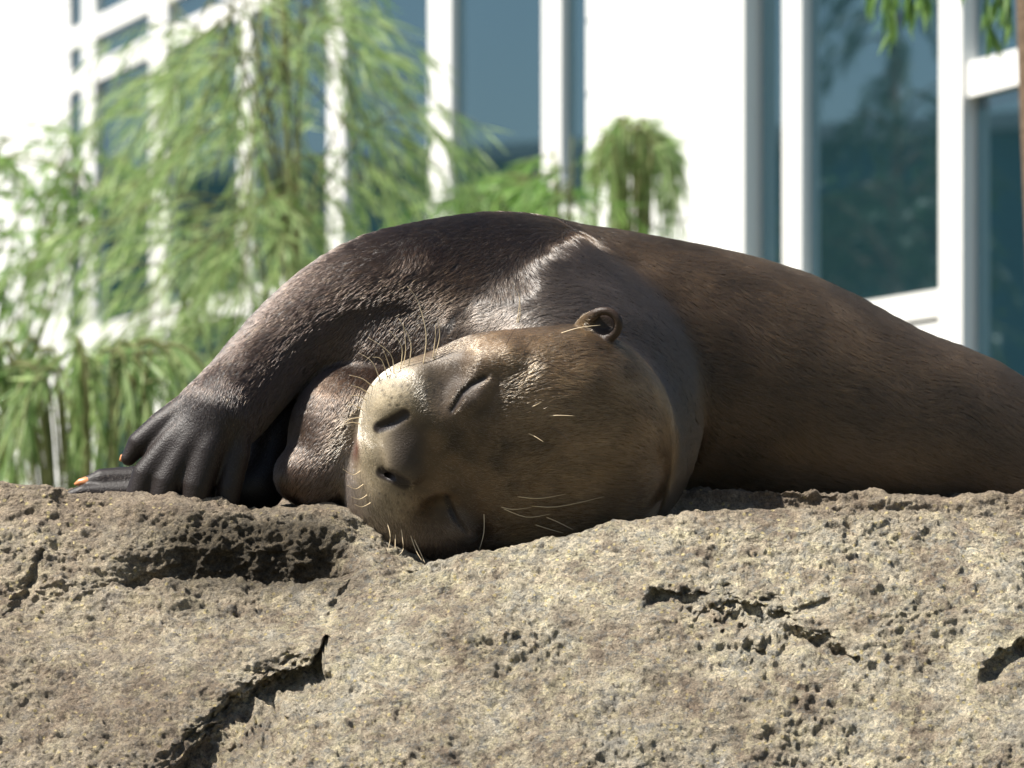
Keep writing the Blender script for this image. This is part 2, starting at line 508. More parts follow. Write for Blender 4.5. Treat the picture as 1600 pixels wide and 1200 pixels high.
FARFOOT = [[(330, 752, 150, 34), (210, 750, 128, 22), (160, 749, 124, 17), (140, 754, 124, 12)],
           [(330, 770, 120, 30), (210, 768, 112, 17), (130, 769, 112, 12), (105, 776, 112, 8)]]
FARARM = [(560, 640, 260, 70), (470, 640, 215, 52), (432, 668, 185, 38), (420, 705, 170, 34), (400, 760, 150, 40), (330, 760, 140, 32)]
LOWARM = [(575, 650, 140, 100), (545, 672, 112, 84), (505, 738, 78, 52), (466, 742, 70, 34)]

def head_base(p):
    p = p.copy()
    p[:, 1] += 0.42 * (p[:, 2] - (HOR - 690) * U)          # the forehead leans out over the chin side
    d = ell(p, (880, 690, 35), (172, 176, 158))
    d = smin(d, ell(p, (768, 690, 0), (150, 166, 128), 0), 45 * U)
    d = smin(d, ell(p, (668, 702, -8), (110, 136, 112)), 40 * U)
    d = smin(d, ell(p, (645, 640, -25), (70, 62, 80)), 30 * U)     # whisker pads
    d = smin(d, ell(p, (655, 772, -22), (74, 68, 80)), 30 * U)
    return d

def neck_d(p):
    d = ell(p, (850, 645, 205), (246, 250, 152))
    d = smin(d, cone(p, (846, 640, 220, 222), (810, 570, 320, 195)), 40 * U)
    return d

def throat_d(p):
    return smin(cone(p, (640, 762, 62, 106), (780, 730, 130, 150)), cone(p, (655, 800, 50, 78), (700, 800, 60, 84)), 20 * U)

def base_sdf(p):
    body = chain(p, BODY, 24)
    arm = chain(p, ARM, 46)
    palm = chain(p, PALM)
    f = None
    for fg in FINGERS:
        e = chain(p, fg, 8)
        f = e if f is None else smin(f, e, 11 * U)
    hand = smin(palm, f, 18 * U)
    arm = smin(arm, hand, 26 * U)
    chest = ell(p, (592, 550, 185), (130, 86, 112), 20)
    d = smin(body, arm, 50 * U)
    d = smin(d, chest, 26 * U)
    # a thigh and hind foot beyond the frame
    d = smin(d, chain(p, [(1860, 735, 400, 105), (1760, 770, 300, 50), (1660, 792, 270, 30)], 20), 40 * U)
    kn = 800 + p[:, 0] * FOC / (p[:, 1] - CAMY)
    d = smin(d, neck_d(p), (70 - 46 * np.clip((kn - 860) / 200, 0, 1)) * U)
    far = None
    for fg in FARFOOT:
        e = chain(p, fg, 8); far = e if far is None else smin(far, e, 6 * U)
    fa = smin(chain(p, FARARM, 20), far, 12 * U)
    d = smin(d, fa, 12 * U)
    d = smin(d, chain(p, LOWARM, 30), 10 * U)
    d = smin(d, throat_d(p), 14 * U)
    kx = 800 + p[:, 0] * FOC / (p[:, 1] - CAMY)
    d = smin(d, head_base(p), (14 + 56 * np.clip((kx - 880) / 130, 0, 1)) * U)
    return d

def surf(px, py, f=base_sdf, lo=-260, hi=420):
    """depth (px units) where the view ray through a pixel meets the body"""
    ys = np.arange(lo, hi, 2.0)
    pts = np.array([P(px, py, y) for y in ys], np.float32)
    d = f(pts)
    k = np.nonzero(d < 0)[0]
    if len(k) == 0: return None
    k = k[0]
    if k == 0: return ys[0]
    return float(ys[k - 1] + 2.0 * d[k - 1] / max(d[k - 1] - d[k], 1e-9))

EYES = [((706, 640), (720, 616), (735, 602), (755, 590)), ((697, 776), (704, 795), (713, 812), (727, 830))]
EYEC = [(733, 612), (716, 808)]
NOST = [((592, 668), (611, 660), (631, 648)), ((596, 738), (614, 746), (632, 756))]
HS = {}
for q in [*EYES[0], *EYES[1], *EYEC, *NOST[0], *NOST[1], (638, 702), (688, 592), (690, 818), (940, 506), (905, 505)]:
    HS[q] = surf(*q, f=head_base) if surf(*q, f=head_base) is not None else 0.0

EARY = surf(925, 520, f=head_base)
def ear_d(p):
    y0 = EARY - 12
    rim = chain(p, [(908, 510, y0 + 34, 9), (924, 494, y0 + 6, 6), (940, 486, y0 - 4, 5.2), (956, 489, y0 - 6, 5.2), (966, 502, y0 - 5, 5.4), (963, 518, y0 + 1, 6.2), (949, 529, y0 + 9, 7.5), (930, 532, y0 + 18, 9)], 9)
    bowl = ell(p, (938, 510, y0 + 24), (30, 23, 20), -12)
    bowl = smax(bowl, -ell(p, (941, 505, y0 - 2), (24, 16, 15), -12), 4 * U)
    bowl = smin(bowl, ell(p, (940, 508, y0 + 23), (28, 22, 14), -12), 5 * U)
    return smin(rim, bowl, 6 * U)

def lids_sdf(p):
    d = base_sdf(p)
    # nose pad
    ny = HS[(638, 702)]
    d = smin(d, ell(p, (634, 702, ny + 18), (36, 58, 26)), 16 * U)
    for i in (0, 1):
        y = HS[EYEC[i]]
        # hollow in front of the eye, then the puffy lids
        hc = [(688, 592), (690, 818)][i]
        d = smax(d, -ell(p, (hc[0], hc[1], HS[hc] - 25), (30, 42, 27)), 30 * U)
        d = smin(d, ell(p, (EYEC[i][0] + 4, EYEC[i][1] + 2, y + 23), (38, 28, 29), 42 if i == 0 else -50), 14 * U)
        if i == 0:        # brow ridge
            d = smin(d, chain(p, [(752, 572, surf(752, 572, head_base) + 14, 20), (792, 562, surf(792, 562, head_base) + 15, 20)]), 22 * U)
        # lower lid fold
        if i == 0:
            d = smin(d, chain(p, [(722, 640, surf(722, 640, head_base) + 5, 9), (745, 622, surf(745, 622, head_base) + 1, 11), (764, 598, surf(764, 598, head_base) + 5, 8)]), 8 * U)
    return d

for q in [*EYES[0], *EYES[1], *NOST[0], *NOST[1]]:
    HS[q] = surf(*q, f=lids_sdf)

def sdf(p):
    d = lids_sdf(p)
    for i in (0, 1):
        e = EYES[i]
        pts = [(q[0], q[1], HS[q] + 1, (2.4, 4.2, 4.6, 3.4)[k]) for k, q in enumerate(e)]
        d = smax(d, -chain(p, pts), 5 * U)
        nn = NOST[i]
        pts = [(q[0], q[1], HS[q] + (-2), (4.5, 7.5, 6.0)[k]) for k, q in enumerate(nn)]
        pts2 = [(q[0] + 4, q[1], HS[q] + 14, (3.5, 5.5, 4.5)[k]) for k, q in enumerate(nn)]
        d = smax(d, -np.minimum(chain(p, pts), chain(p, pts2)), 8 * U)
    d = smin(d, ear_d(p), 7 * U)
    return d

def polygonise(f):
    def axis(brk):
        out = [brk[0][0]]
        for (a, b, h) in brk:
            n = int(math.ceil((b - a) / h)); out += list(np.linspace(a, b, n + 1)[1:])
        while (len(out) - 1) % 8: out.append(out[-1] + brk[-1][2])
        return np.array(out, np.float32)
    xs = axis([(-0.372, -0.12, .0017), (-0.12, 0.10, .0013), (0.10, 0.16, .002), (0.16, 0.42, .003), (0.42, 1.15, .006)])
    ys = axis([(-0.10, 0.04, .0014), (0.04, 0.14, .002), (0.14, 0.42, .004)])
    zs = axis([(0.035, 0.31, .0014), (0.31, 0.40, .0022)])
    nx, ny, nz = len(xs), len(ys), len(zs)
    bx, by, bz = (nx - 1) // 8, (ny - 1) // 8, (nz - 1) // 8
    I, J, K = np.meshgrid(np.arange(bx), np.arange(by), np.arange(bz), indexing='ij')
    I, J, K = I.ravel() * 8, J.ravel() * 8, K.ravel() * 8
    cen = np.stack([(xs[I] + xs[I + 8]) / 2, (ys[J] + ys[J + 8]) / 2, (zs[K] + zs[K + 8]) / 2], 1)
    half = np.sqrt((xs[I + 8] - xs[I]) ** 2 + (ys[J + 8] - ys[J]) ** 2 + (zs[K + 8] - zs[K]) ** 2) / 2
    dc = f(cen)
    F = np.full((nx, ny, nz), 1.0, np.float32)
    act = np.abs(dc) < half * 1.35 + 0.002
    for n in np.nonzero(dc < 0)[0]:
        if not act[n]: F[I[n]:I[n] + 9, J[n]:J[n] + 9, K[n]:K[n] + 9] = -1.0
    ids = np.nonzero(act)[0]
    o = np.arange(9)
    for s in range(0, len(ids), 250):
        q = ids[s:s + 250]
        ii = I[q][:, None] + o; jj = J[q][:, None] + o; kk = K[q][:, None] + o
        X = np.broadcast_to(xs[ii][:, :, None, None], (len(q), 9, 9, 9)); Y = np.broadcast_to(ys[jj][:, None, :, None], X.shape); Z = np.broadcast_to(zs[kk][:, None, None, :], X.shape)
        v = f(np.stack([X.ravel(), Y.ravel(), Z.ravel()], 1).astype(np.float32)).reshape(X.shape)
        F[ii[:, :, None, None], jj[:, None, :, None], kk[:, None, None, :]] = v
    ins = F < 0
    c = [ins[a:nx - 1 + a, b:ny - 1 + b, e:nz - 1 + e] for a in (0, 1) for b in (0, 1) for e in (0, 1)]
    cnt = np.zeros(c[0].shape, np.int8)
    for q in c: cnt += q
    cells = np.argwhere((cnt > 0) & (cnt < 8))
    ci, cj, ck = cells.T
    vid = np.full(cnt.shape, -1, np.int32); vid[ci, cj, ck] = np.arange(len(cells))
    acc = np.zeros((len(cells), 3), np.float64); num = np.zeros(len(cells))
    crd = (xs, ys, zs)
    for ax in range(3):
        oth = [q for q in range(3) if q != ax]
        for u in (0, 1):
            for w in (0, 1):
                off0 = [0, 0, 0]; off0[oth[0]] = u; off0[oth[1]] = w
                off1 = list(off0); off1[ax] = 1
                ia = (ci + off0[0], cj + off0[1], ck + off0[2]); ib = (ci + off1[0], cj + off1[1], ck + off1[2])
                fa, fb = F[ia], F[ib]
                m = (fa < 0) != (fb < 0)
                t = np.where(m, fa / np.where(m, fa - fb, 1), 0)
                for a3 in range(3):
                    ca, cb = crd[a3][ia[a3]], crd[a3][ib[a3]]
                    acc[:, a3] += np.where(m, ca + (cb - ca) * t, 0)
                num += m
    V = (acc / num[:, None]).astype(np.float32)
    quads = []
    for ax in range(3):
        sl0 = [slice(None)] * 3; sl1 = [slice(None)] * 3
        sl0[ax] = slice(0, -1); sl1[ax] = slice(1, None)
        a, b = ins[tuple(sl0)], ins[tuple(sl1)]
        e = np.argwhere(a != b)
        o1, o2 = [(1, 2), (2, 0), (0, 1)][ax]
        ok = (e[:, o1] > 0) & (e[:, o2] > 0) & (e[:, o1] < vid.shape[o1]) & (e[:, o2] < vid.shape[o2])
        e = e[ok]
        flip = a[tuple(e.T)]
        def cell(d1, d2):
            q = e.copy(); q[:, o1] -= d1; q[:, o2] -= d2
            return vid[tuple(q.T)]
        q = np.stack([cell(1, 1), cell(0, 1), cell(0, 0), cell(1, 0)], 1)
        q[~flip] = q[~flip][:, ::-1]
        quads.append(q)
    Q = np.concatenate(quads)
    Q = Q[(Q >= 0).all(1)]
    return V, Q

def grad(f, p, e=0.0008):
    g = np.zeros_like(p)
    for a in range(3):
        o = np.zeros(3, np.float32); o[a] = e
        g[:, a] = f(p + o) - f(p - o)
    return g / np.maximum(np.linalg.norm(g, axis=1, keepdims=True), 1e-9)

def pix(p):
    D = p[:, 1] - CAMY
    return 800 + p[:, 0] * FOC / D, HOR - p[:, 2] * FOC / D

def sstep(a, b, x):
    t = np.clip((x - a) / (b - a), 0, 1); return t * t * (3 - 2 * t)

def regions(p):
    """weights of the coat's regions at points on the body"""
    px, py = pix(p)
    dh = head_base(p) / U; dn = neck_d(p) / U; db = chain(p, BODY, 24) / U
    da = chain(p, ARM, 46) / U
    hand = chain(p, PALM) / U
    for fg in FINGERS: hand = np.minimum(hand, chain(p, fg) / U)
    far = chain(p, FARARM) / U
    for fg in FARFOOT: far = np.minimum(far, chain(p, fg) / U)
    dt = throat_d(p) / U; dl = chain(p, LOWARM) / U
    dc = ell(p, (592, 550, 185), (130, 86, 112), 20) / U
    de = ear_d(p) / U
    ds = np.stack([db, dn, dh, da, hand, far, dt, dl, dc], 1)
    w = np.exp(-np.clip(ds - ds.min(1, keepdims=True), 0, 300) / np.array([[26., 9, 9, 26, 14, 9, 8, 9, 12]], np.float32))
    w /= w.sum(1, keepdims=True)
    return px, py, w, de

_pr = random.Random(3)
PORES = []
for _r in range(5):
    for _c in range(8):
        PORES.append((594 + _c * 13 + _r * 4 + _pr.uniform(-4, 4), 590 + _r * 13 + abs(_c - 3) * 1.5 + _pr.uniform(-4, 4)))
        PORES.append((594 + _c * 12 + _r * 3 + _pr.uniform(-4, 4), 770 + _r * 14 + _c * 1.5 + _pr.uniform(-4, 4)))
COATV = 0.25
def coat(p):
    """albedo, hair length (m), density of the coat at points"""
    px, py, w, de = regions(p)
    n = len(p)
    body, neck, head, arm, hand, far, thr, low, chest = [w[:, i:i + 1] for i in range(9)]
    C = lambda *c: np.array([c], np.float32)
    nz = fbm(p, 22.0, 3, 91)[:, None]; n2 = fbm(p, 90.0, 2, 95)[:, None]
    cb = C(.185, .115, .06) * (1 + 0.45 * nz)
    cb = cb * (1 - 0.42 * sstep(900, 740, px)[:, None])
    # body turns greyer along the flank
    t = sstep(1050, 1400, px)[:, None]
    cb = cb * (1 - t * 0.25) + C(.15, .118, .082) * t * 0.45
    col = body * cb + neck * C(.155, .122, .10) * (1 + 0.15 * nz) + arm * C(.042, .027, .021) * (1 + 0.25 * nz) + hand * C(.06, .038, .031) + far * C(.06, .042, .036) \
        + thr * C(.42, .32, .26) + low * C(.14, .082, .052) + chest * C(.12, .074, .05)
    # face
    f = C(.43, .272, .142) * (1 + 0.35 * nz + 0.22 * n2 + 0.35 * fbm(p, 48.0, 3, 97)[:, None])
    lip = sstep(665, 572, px)[:, None] * 1.0
    cream = C(1.75, 1.45, 1.0) * (1 + 0.25 * n2 + 0.12 * nz)
    padu = np.exp(-(((px - 618) / 62) ** 2 + ((py - 605) / 52) ** 2))[:, None]
    f = f * (1 - np.clip(lip + padu * 0.55, 0, 1)) + cream * np.clip(lip + padu * 0.55, 0, 1)
    # greyish brow and eye surround
    for ec in EYEC:
        k = np.exp(-(((px - ec[0] - 2) / 44) ** 2 + ((py - ec[1] - 6) / 44) ** 2))[:, None] * 0.75
        f = f * (1 - k) + C(.15, .118, .105) * k
    k = np.exp(-(((px - 690) / 34) ** 2 + ((py - 600) / 62) ** 2))[:, None] * 0.5
    f = f * (1 - k) + C(.12, .075, .045) * k
    pad = np.exp(-(((px - 634) / 34) ** 4 + ((py - 702) / 56) ** 4))[:, None]
    f = f * (1 - pad * 0.85) + C(.12, .088, .082) * pad * 0.85
    for (qx, qy) in PORES:
        k = np.exp(-((px - qx) ** 2 + (py - qy) ** 2) / 5.5)[:, None] * 0.8
        f = f * (1 - k) + C(.10, .07, .055) * k
    # pink at the lip
    pk = np.exp(-(((px - 556) / 6) ** 2 + ((py - 702) / 22) ** 2))[:, None]
    f = f * (1 - pk) + C(.55, .22, .16) * pk
    col = col + head * f
    ear = sstep(6, 0, de)[:, None]
    col = col * (1 - ear) + C(.15, .085, .05) * ear
    ear_shade = np.exp(-(((px - 940) / 20) ** 4 + ((py - 507) / 13) ** 4))[:, None] * ear
    col = col * (1 - 0.6 * ear_shade)  # shade of the shallow ear bowl, put into the coat colour
    tuft = np.exp(-(((px - 898) / 26) ** 2 + ((py - 505) / 20) ** 2))[:, None] * head
    col = col * (1 - tuft) + C(.42, .27, .13) * tuft
    ln = (body * .0105 + neck * .009 + arm * .008 + hand * .0016 + far * .002 + thr * .006 + low * .0065 + chest * .0065)[:, 0]
    lh = .0034 + .0046 * sstep(700, 900, px)
    for ec in EYEC:
        lh = lh * (1 - 0.35 * np.exp(-(((px - ec[0]) / 36) ** 2 + ((py - ec[1]) / 36) ** 2)))
    lh = lh * (1 - 0.5 * pad[:, 0])
    ln = ln + head[:, 0] * lh
    ln = ln * (1 - 0.86 * ear[:, 0])
    ln = ln + .004 * tuft[:, 0]
    dens = 1 - 0.55 * hand[:, 0] - 0.5 * far[:, 0] - 0.35 * (pad[:, 0] * head[:, 0])
    # bare slits
    bare = np.zeros(n, np.float32)
    for e in list(EYES) + list(NOST):
        for (x0, y0), (x1, y1) in zip(e[:-1], e[1:]):
            dx, dy = x1 - x0, y1 - y0
            tt = np.clip(((px - x0) * dx + (py - y0) * dy) / (dx * dx + dy * dy), 0, 1)
            q = np.hypot(px - x0 - tt * dx, py - y0 - tt * dy)
            r = 3.5 if e in EYES else 8.0
            bare = np.maximum(bare, sstep(r + 4, r - 1, q) * head[:, 0])
    dens = dens * (1 - bare)
    col = col * COATV
    skin = col * 0.8
    skin = skin * (1 - bare[:, None]) + C(.018, .013, .012) * bare[:, None]
    return col, ln, np.clip(dens, 0, 1), skin, w, px, py

def flow(p, w, px, py):
    """direction the coat lies in"""
    n = len(p)
    def v(x, z, y=0.0):
        a = np.zeros((n, 3), np.float32); a[:, 0] = x; a[:, 1] = y; a[:, 2] = z; return a
    tb_ = sstep(720, 1040, px)
    fb = v(-0.45 + 1.45 * tb_, -0.75 + 0.3 * tb_, 0.1)
    rx, rz = px - 850, -(py - 645.0)
    rr = np.maximum(np.hypot(rx, rz), 1)
    fn = v(rz / rr + 0.12 * rx / rr, -rx / rr + 0.12 * rz / rr, 0.15)      # clockwise round the head and outwards
    fh = v(1.0, -0.35 + 0.5 * np.sin((px - 700) / 90.0) * sstep(680, 800, px), 0.15)
    mx, mz = px - 610, -(py - 700.0); mr = np.maximum(np.hypot(mx, mz), 1)
    m = sstep(700, 640, px)
    fh = fh * (1 - m)[:, None] + v(mx / mr * 0.8 + 0.2, mz / mr, 0.2) * m[:, None]
    fa = v(-0.75, -0.65, -0.05); fd = v(-0.15, -1, 0); fc = v(-0.55, -0.8, -0.1)
    ft = v(0.25, -1, 0); fl = v(-0.5, -0.8, -0.2)
    W = [fb, fn, fh, fa, fd, fa, ft, fl, fc]
    out = sum(w[:, i:i + 1] * W[i] for i in range(9))
    out[:, 0] += 0.38 * fbm(p, 26.0, 2, 101); out[:, 2] += 0.38 * fbm(p, 26.0, 2, 105); out[:, 1] += 0.2 * fbm(p, 26.0, 2, 107)
    return out

def build_otter():
    V, Q = polygonise(sdf)
    m_skin, nt, b = new_mat('otter_skin')
    at_ = nt.nodes.new('ShaderNodeAttribute'); at_.attribute_name = 'coat'
    nt.links.new(at_.outputs['Color'], b.inputs['Base Color'])
    b.inputs['Roughness'].default_value = 0.5; b.inputs['Specular IOR Level'].default_value = 0.35
    nz = nt.nodes.new('ShaderNodeTexNoise'); nz.inputs['Scale'].default_value = 700; nz.inputs['Detail'].default_value = 3
    tc = nt.nodes.new('ShaderNodeTexCoord'); nt.links.new(tc.outputs['Object'], nz.inputs['Vector'])
    bp = nt.nodes.new('ShaderNodeBump'); bp.inputs['Strength'].default_value = 0.45; bp.inputs['Distance'].default_value = 0.001
    nt.links.new(nz.outputs['Fac'], bp.inputs['Height']); nt.links.new(bp.outputs[0], b.inputs['Normal'])
    root = empty('otter', P(900, 790, 200))
    o = fast_mesh('body', V, Q, m_skin); put(o, root)
    col, ln, dens, skin, w, px, py = coat(V)
    ca = o.data.color_attributes.new('coat', 'FLOAT_COLOR', 'POINT')
    arr = np.ones((len(V), 4), np.float32); arr[:, :3] = skin
    ca.data.foreach_set('color', arr.ravel())
    # ---- fur
    T = np.concatenate([Q[:, [0, 1, 2]], Q[:, [0, 2, 3]]])
    A, B, C_ = V[T[:, 0]], V[T[:, 1]], V[T[:, 2]]
    cr = np.cross(B - A, C_ - A); area = 0.5 * np.linalg.norm(cr, axis=1)
    nrm = cr / np.maximum(2 * area[:, None], 1e-12)
    cx = (A + B + C_) / 3
    cpx, cpy = pix(cx)
    face = -nrm[:, 1]
    wt = area * np.where(face > -0.15, 1.0, 0.30)
    wt *= np.where(cpx > 1660, 0.25, 1.0)
    wt *= dens[T[:, 0]]
    # shorter hair needs more strands
    wt *= np.clip(0.0065 / np.maximum(ln[T[:, 0]], .0012), 0.8, 2.6)
    NF = 500000
    cum = np.cumsum(wt); cum /= cum[-1]
    pick = np.searchsorted(cum, RNG.random(NF)).clip(0, len(T) - 1)
    r1, r2 = np.sqrt(RNG.random(NF)), RNG.random(NF)
    a = (1 - r1)[:, None]; b2 = (r1 * (1 - r2))[:, None]; c2 = (r1 * r2)[:, None]
    root_p = (V[T[pick, 0]] * a + V[T[pick, 1]] * b2 + V[T[pick, 2]] * c2).astype(np.float32)
    N = nrm[pick].astype(np.float32)
    fcol, fln, fd, _, fw, fpx, fpy = coat(root_p)
    # smooth normals
    vn = np.zeros(len(V) * 3, np.float32); o.data.vertices.foreach_get('normal', vn); vn = vn.reshape(-1, 3)
    N = vn[T[pick, 0]] * a + vn[T[pick, 1]] * b2 + vn[T[pick, 2]] * c2
    N = (N / np.maximum(np.linalg.norm(N, axis=1, keepdims=True), 1e-6)).astype(np.float32)
    fl = flow(root_p, fw, fpx, fpy)
    fl -= N * np.einsum('ij,ij->i', fl, N)[:, None]
    fl /= np.maximum(np.linalg.norm(fl, axis=1, keepdims=True), 1e-6)
    jit = RNG.normal(0, 0.10, (NF, 3)).astype(np.float32)
    # clumps: neighbours share a lean
    cl = np.stack([vnoise(root_p * 380, s) for s in (201, 202, 203)], 1) * 0.17
    fl = fl + jit + cl
    fl -= N * np.einsum('ij,ij->i', fl, N)[:, None]
    L = (fln * RNG.uniform(0.65, 1.2, NF)).astype(np.float32)[:, None]
    lift = RNG.uniform(0.10, 0.34, NF).astype(np.float32)[:, None]
    K = 4
    pts = np.zeros((NF, K, 3), np.float32)
    for k in range(K):
        t = k / (K - 1)
        pts[:, k] = root_p - N * 0.0003 + fl * (L * t) + N * (L * lift * (t - 0.55 * t * t))
    cv = bpy.data.hair_curves.new('fur')
    cv.add_curves([K] * NF)
    cv.attributes['position'].data.foreach_set('vector', pts.ravel())
    rad = cv.attributes.get('radius') or cv.attributes.new('radius', 'FLOAT', 'POINT')
    prof = np.array([1.0, 0.95, 0.7, 0.2], np.float32)
    base_r = np.clip(fln / .006, 0.55, 1.05) * 0.00013
    rad.data.foreach_set('value', (base_r[:, None] * prof).astype(np.float32).ravel())
    at2 = cv.attributes.new('coat', 'FLOAT_COLOR', 'CURVE')
    val = (1 + RNG.normal(0, 0.2, NF)).clip(0.5, 1.7)
    tan = RNG.random(NF) < 0.07
    c4 = np.ones((NF, 4), np.float32); c4[:, :3] = fcol * val[:, None]
    c4[tan, :3] = c4[tan, :3] * 1.6 + np.array([.03, .02, .01])
    at2.data.foreach_set('color', np.clip(c4, 0, 0.85).ravel())
    m_fur, nt, b = new_mat('otter_fur')
    nt.nodes.remove(b)
    hb = nt.nodes.new('ShaderNodeBsdfHairPrincipled')
    hb.parametrization = 'COLOR'
    an = nt.nodes.new('ShaderNodeAttribute'); an.attribute_name = 'coat'
    nt.links.new(an.outputs['Color'], hb.inputs['Color'])
    hb.inputs['Roughness'].default_value = 0.26
    hb.inputs['Radial Roughness'].default_value = 0.6
    hb.inputs['Coat'].default_value = 0.38
    hb.inputs['IOR'].default_value = 1.65
    hb.inputs['Random Roughness'].default_value = 0.3
    nt.links.new(hb.outputs[0], nt.nodes['Material Output'].inputs['Surface'])
    cv.materials.append(m_fur)
    fo = bpy.data.objects.new('fur', cv); COL.objects.link(fo); put(fo, root)
    # ---- claws
    m_claw = simple('claw_horn', (0.52, 0.21, 0.085), 0.38, 0.5, 0.2, 300)
    def claw(pts, rads):
        c = MB(); c.tube([P(*q) for q in pts], [r * U for r in rads], 10)
        c.build('claw', m_claw, root)
    claw([(146, 753, 122), (134, 753, 120), (124, 754, 118), (116, 757, 117)], [10, 8.5, 6, 1.5])
    claw([(208, 717, 74), (198, 715, 71), (191, 716, 69), (187, 720, 68)], [9, 8, 6, 1.5])
    for fg in FINGERS[1:]:
        t = fg[-1]
        claw([(t[0] + 2, t[1], t[2]), (t[0] - 4, t[1] + 14, t[2] - 6), (t[0] - 7, t[1] + 26, t[2] - 4)], [10, 8, 2])
    # ---- whiskers
    m_wp = simple('whisker_pale', (0.66, 0.53, 0.34), 0.35, 0.5, 0.1, 200)
    m_wd = simple('whisker_dark', (0.06, 0.04, 0.03), 0.35, 0.5, 0.1, 200)
    def whisk(pts, r=0.85, m=None, fwd=10):
        y0 = surf(*pts[0])
        if y0 is None:
            for s in range(4, 60, 4):
                y0 = surf(pts[0][0] + s * 0.7, pts[0][1] + s * 0.4)
                if y0 is not None: break
            y0 = y0 or 0
        if len(pts) == 2: pts = [pts[0], ((pts[0][0] + pts[1][0]) / 2 + 2, (pts[0][1] + pts[1][1]) / 2 - 2), pts[1]]
        V3 = [P(q[0], q[1], y0 + 5 - fwd * (i / (len(pts) - 1)) * 1.6) for i, q in enumerate(pts)]
        # catmull-rom
        out = []
        for i in range(len(V3) - 1):
            a, b, c, d = V3[max(i - 1, 0)], V3[i], V3[i + 1], V3[min(i + 2, len(V3) - 1)]
            for t in (0, .25, .5, .75):
                out.append(0.5 * ((2 * b) + (c - a) * t + (2 * a - 5 * b + 4 * c - d) * t * t + (3 * b - a - 3 * c + d) * t ** 3))
        out.append(V3[-1])
        rr = [r * U * (1 - 0.8 * (i / (len(out) - 1)) ** 1.5) for i in range(len(out))]
        c = MB(); c.tube(out, rr, 5); c.build('whisker', m or m_wp, root)
    for w_ in [[(661, 572), (666, 523), (653, 471), (636, 447)], [(677, 566), (687, 527), (684, 501)], [(676, 562), (680, 530), (681, 505)],
               [(638, 575), (642, 536), (623, 497)], [(625, 580), (628, 542), (608, 516)], [(616, 588), (610, 553), (575, 527)],
               [(606, 592), (596, 562), (582, 558)], [(595, 598), (582, 566), (560, 551)], [(584, 606), (567, 592), (545, 586)],
               [(630, 572), (634, 545), (630, 505)], [(612, 584), (604, 560), (598, 545)], [(578, 616), (562, 606), (548, 602)],
               [(574, 626), (560, 618), (546, 619)], [(568, 642), (552, 632), (543, 634)], [(566, 652), (545, 656), (528, 672)], [(563, 662), (548, 660), (541, 664)],
               [(564, 735), (552, 742), (536, 733)], [(570, 755), (556, 764), (542, 758)], [(576, 772), (562, 780), (548, 776)], [(582, 784), (566, 792), (554, 788)],
               [(603, 812), (610, 838), (604, 866)], [(626, 822), (630, 858), (618, 870)], [(645, 838), (658, 866), (664, 880)], [(640, 832), (650, 860), (660, 877)],
               [(618, 830), (617, 870), (614, 890)]]:
        whisk(w_)
    for w_ in [[(806, 512), (812, 467), (801, 441)], [(808, 510), (813, 490), (812, 465)], [(872, 522), (905, 512), (938, 508)], [(818, 675), (834, 681), (850, 691)],
               [(818, 789), (870, 792), (944, 776)], [(796, 774), (840, 779), (884, 772)], [(780, 792), (822, 808), (860, 803)], [(776, 790), (800, 796), (830, 793)], [(830, 818), (855, 826), (880, 833)],
               [(848, 806), (872, 816), (896, 828)], [(845, 652), (870, 649), (898, 650)], [(825, 638), (835, 634), (846, 628)], [(756, 800), (756, 832), (748, 862)]]:
        whisk(w_, 0.72)
    for w_ in [[(782, 560), (796, 528), (806, 512)], [(812, 562), (824, 540), (838, 520)], [(790, 566), (840, 563), (890, 583), (915, 594)], [(846, 660), (880, 680), (910, 710)]]:
        whisk(w_, 0.65, m_wd, 4)
    # bristle roots: tiny dark spots on the muzzle are pores, built as short stubs
    tag(root, 'dark brown giant otter with pale muzzle asleep on the boulder, forepaw stretched out', 'otter')
    return root

otter = build_otter()

# ================================================================== BUILDING
D0 = 12.0
TANW = 0.319
cth = 1 / math.sqrt(1 + TANW * TANW)
WD = Vector((TANW * cth, -cth, 0))                  # along the wall, towards the near right end
WN = Vector((-cth, -TANW * cth, 0))                 # outwards
WO = Vector((0, CAMY + D0, 0))

def depth_at(px): return D0 * TANW / (TANW + (px - 800.0) / FOC)
def s_at(px): return (D0 - depth_at(px)) / cth
def z_at(px, py): return (HOR - py) * depth_at(px) / FOC
def wp(s, o, z): return WO + WD * s + WN * o + Vector((0, 0, z))

def wall_box(s0, s1, o0, o1, z0, z1, bev=0.0):
    V = [wp(s, o, z) for z in (z0, z1) for (s, o) in ((s0, o0), (s1, o0), (s1, o1), (s0, o1))]
    F = [(0, 1, 2, 3), (7, 6, 5, 4), (0, 4, 5, 1), (1, 5, 6, 2), (2, 6, 7, 3), (3, 7, 4, 0)]
    F = [f[::-1] for f in F]
    return V, F

m_white = simple('white_paint', (0.80, 0.80, 0.78), 0.5, 0.4, 0.03, 6)
m_frame = simple('white_frame_paint', (0.80, 0.79, 0.76), 0.4, 0.5, 0.03, 9)
m_gasket = simple('dark_gasket', (0.03, 0.035, 0.04), 0.6, 0.4, 0.2, 20)
m_roof = simple('roof_membrane', (0.35, 0.35, 0.34), 0.8, 0.3, 0.1, 4)
m_inner = simple('inner_wall', (0.30, 0.31, 0.30), 0.8, 0.3, 0.1, 4)

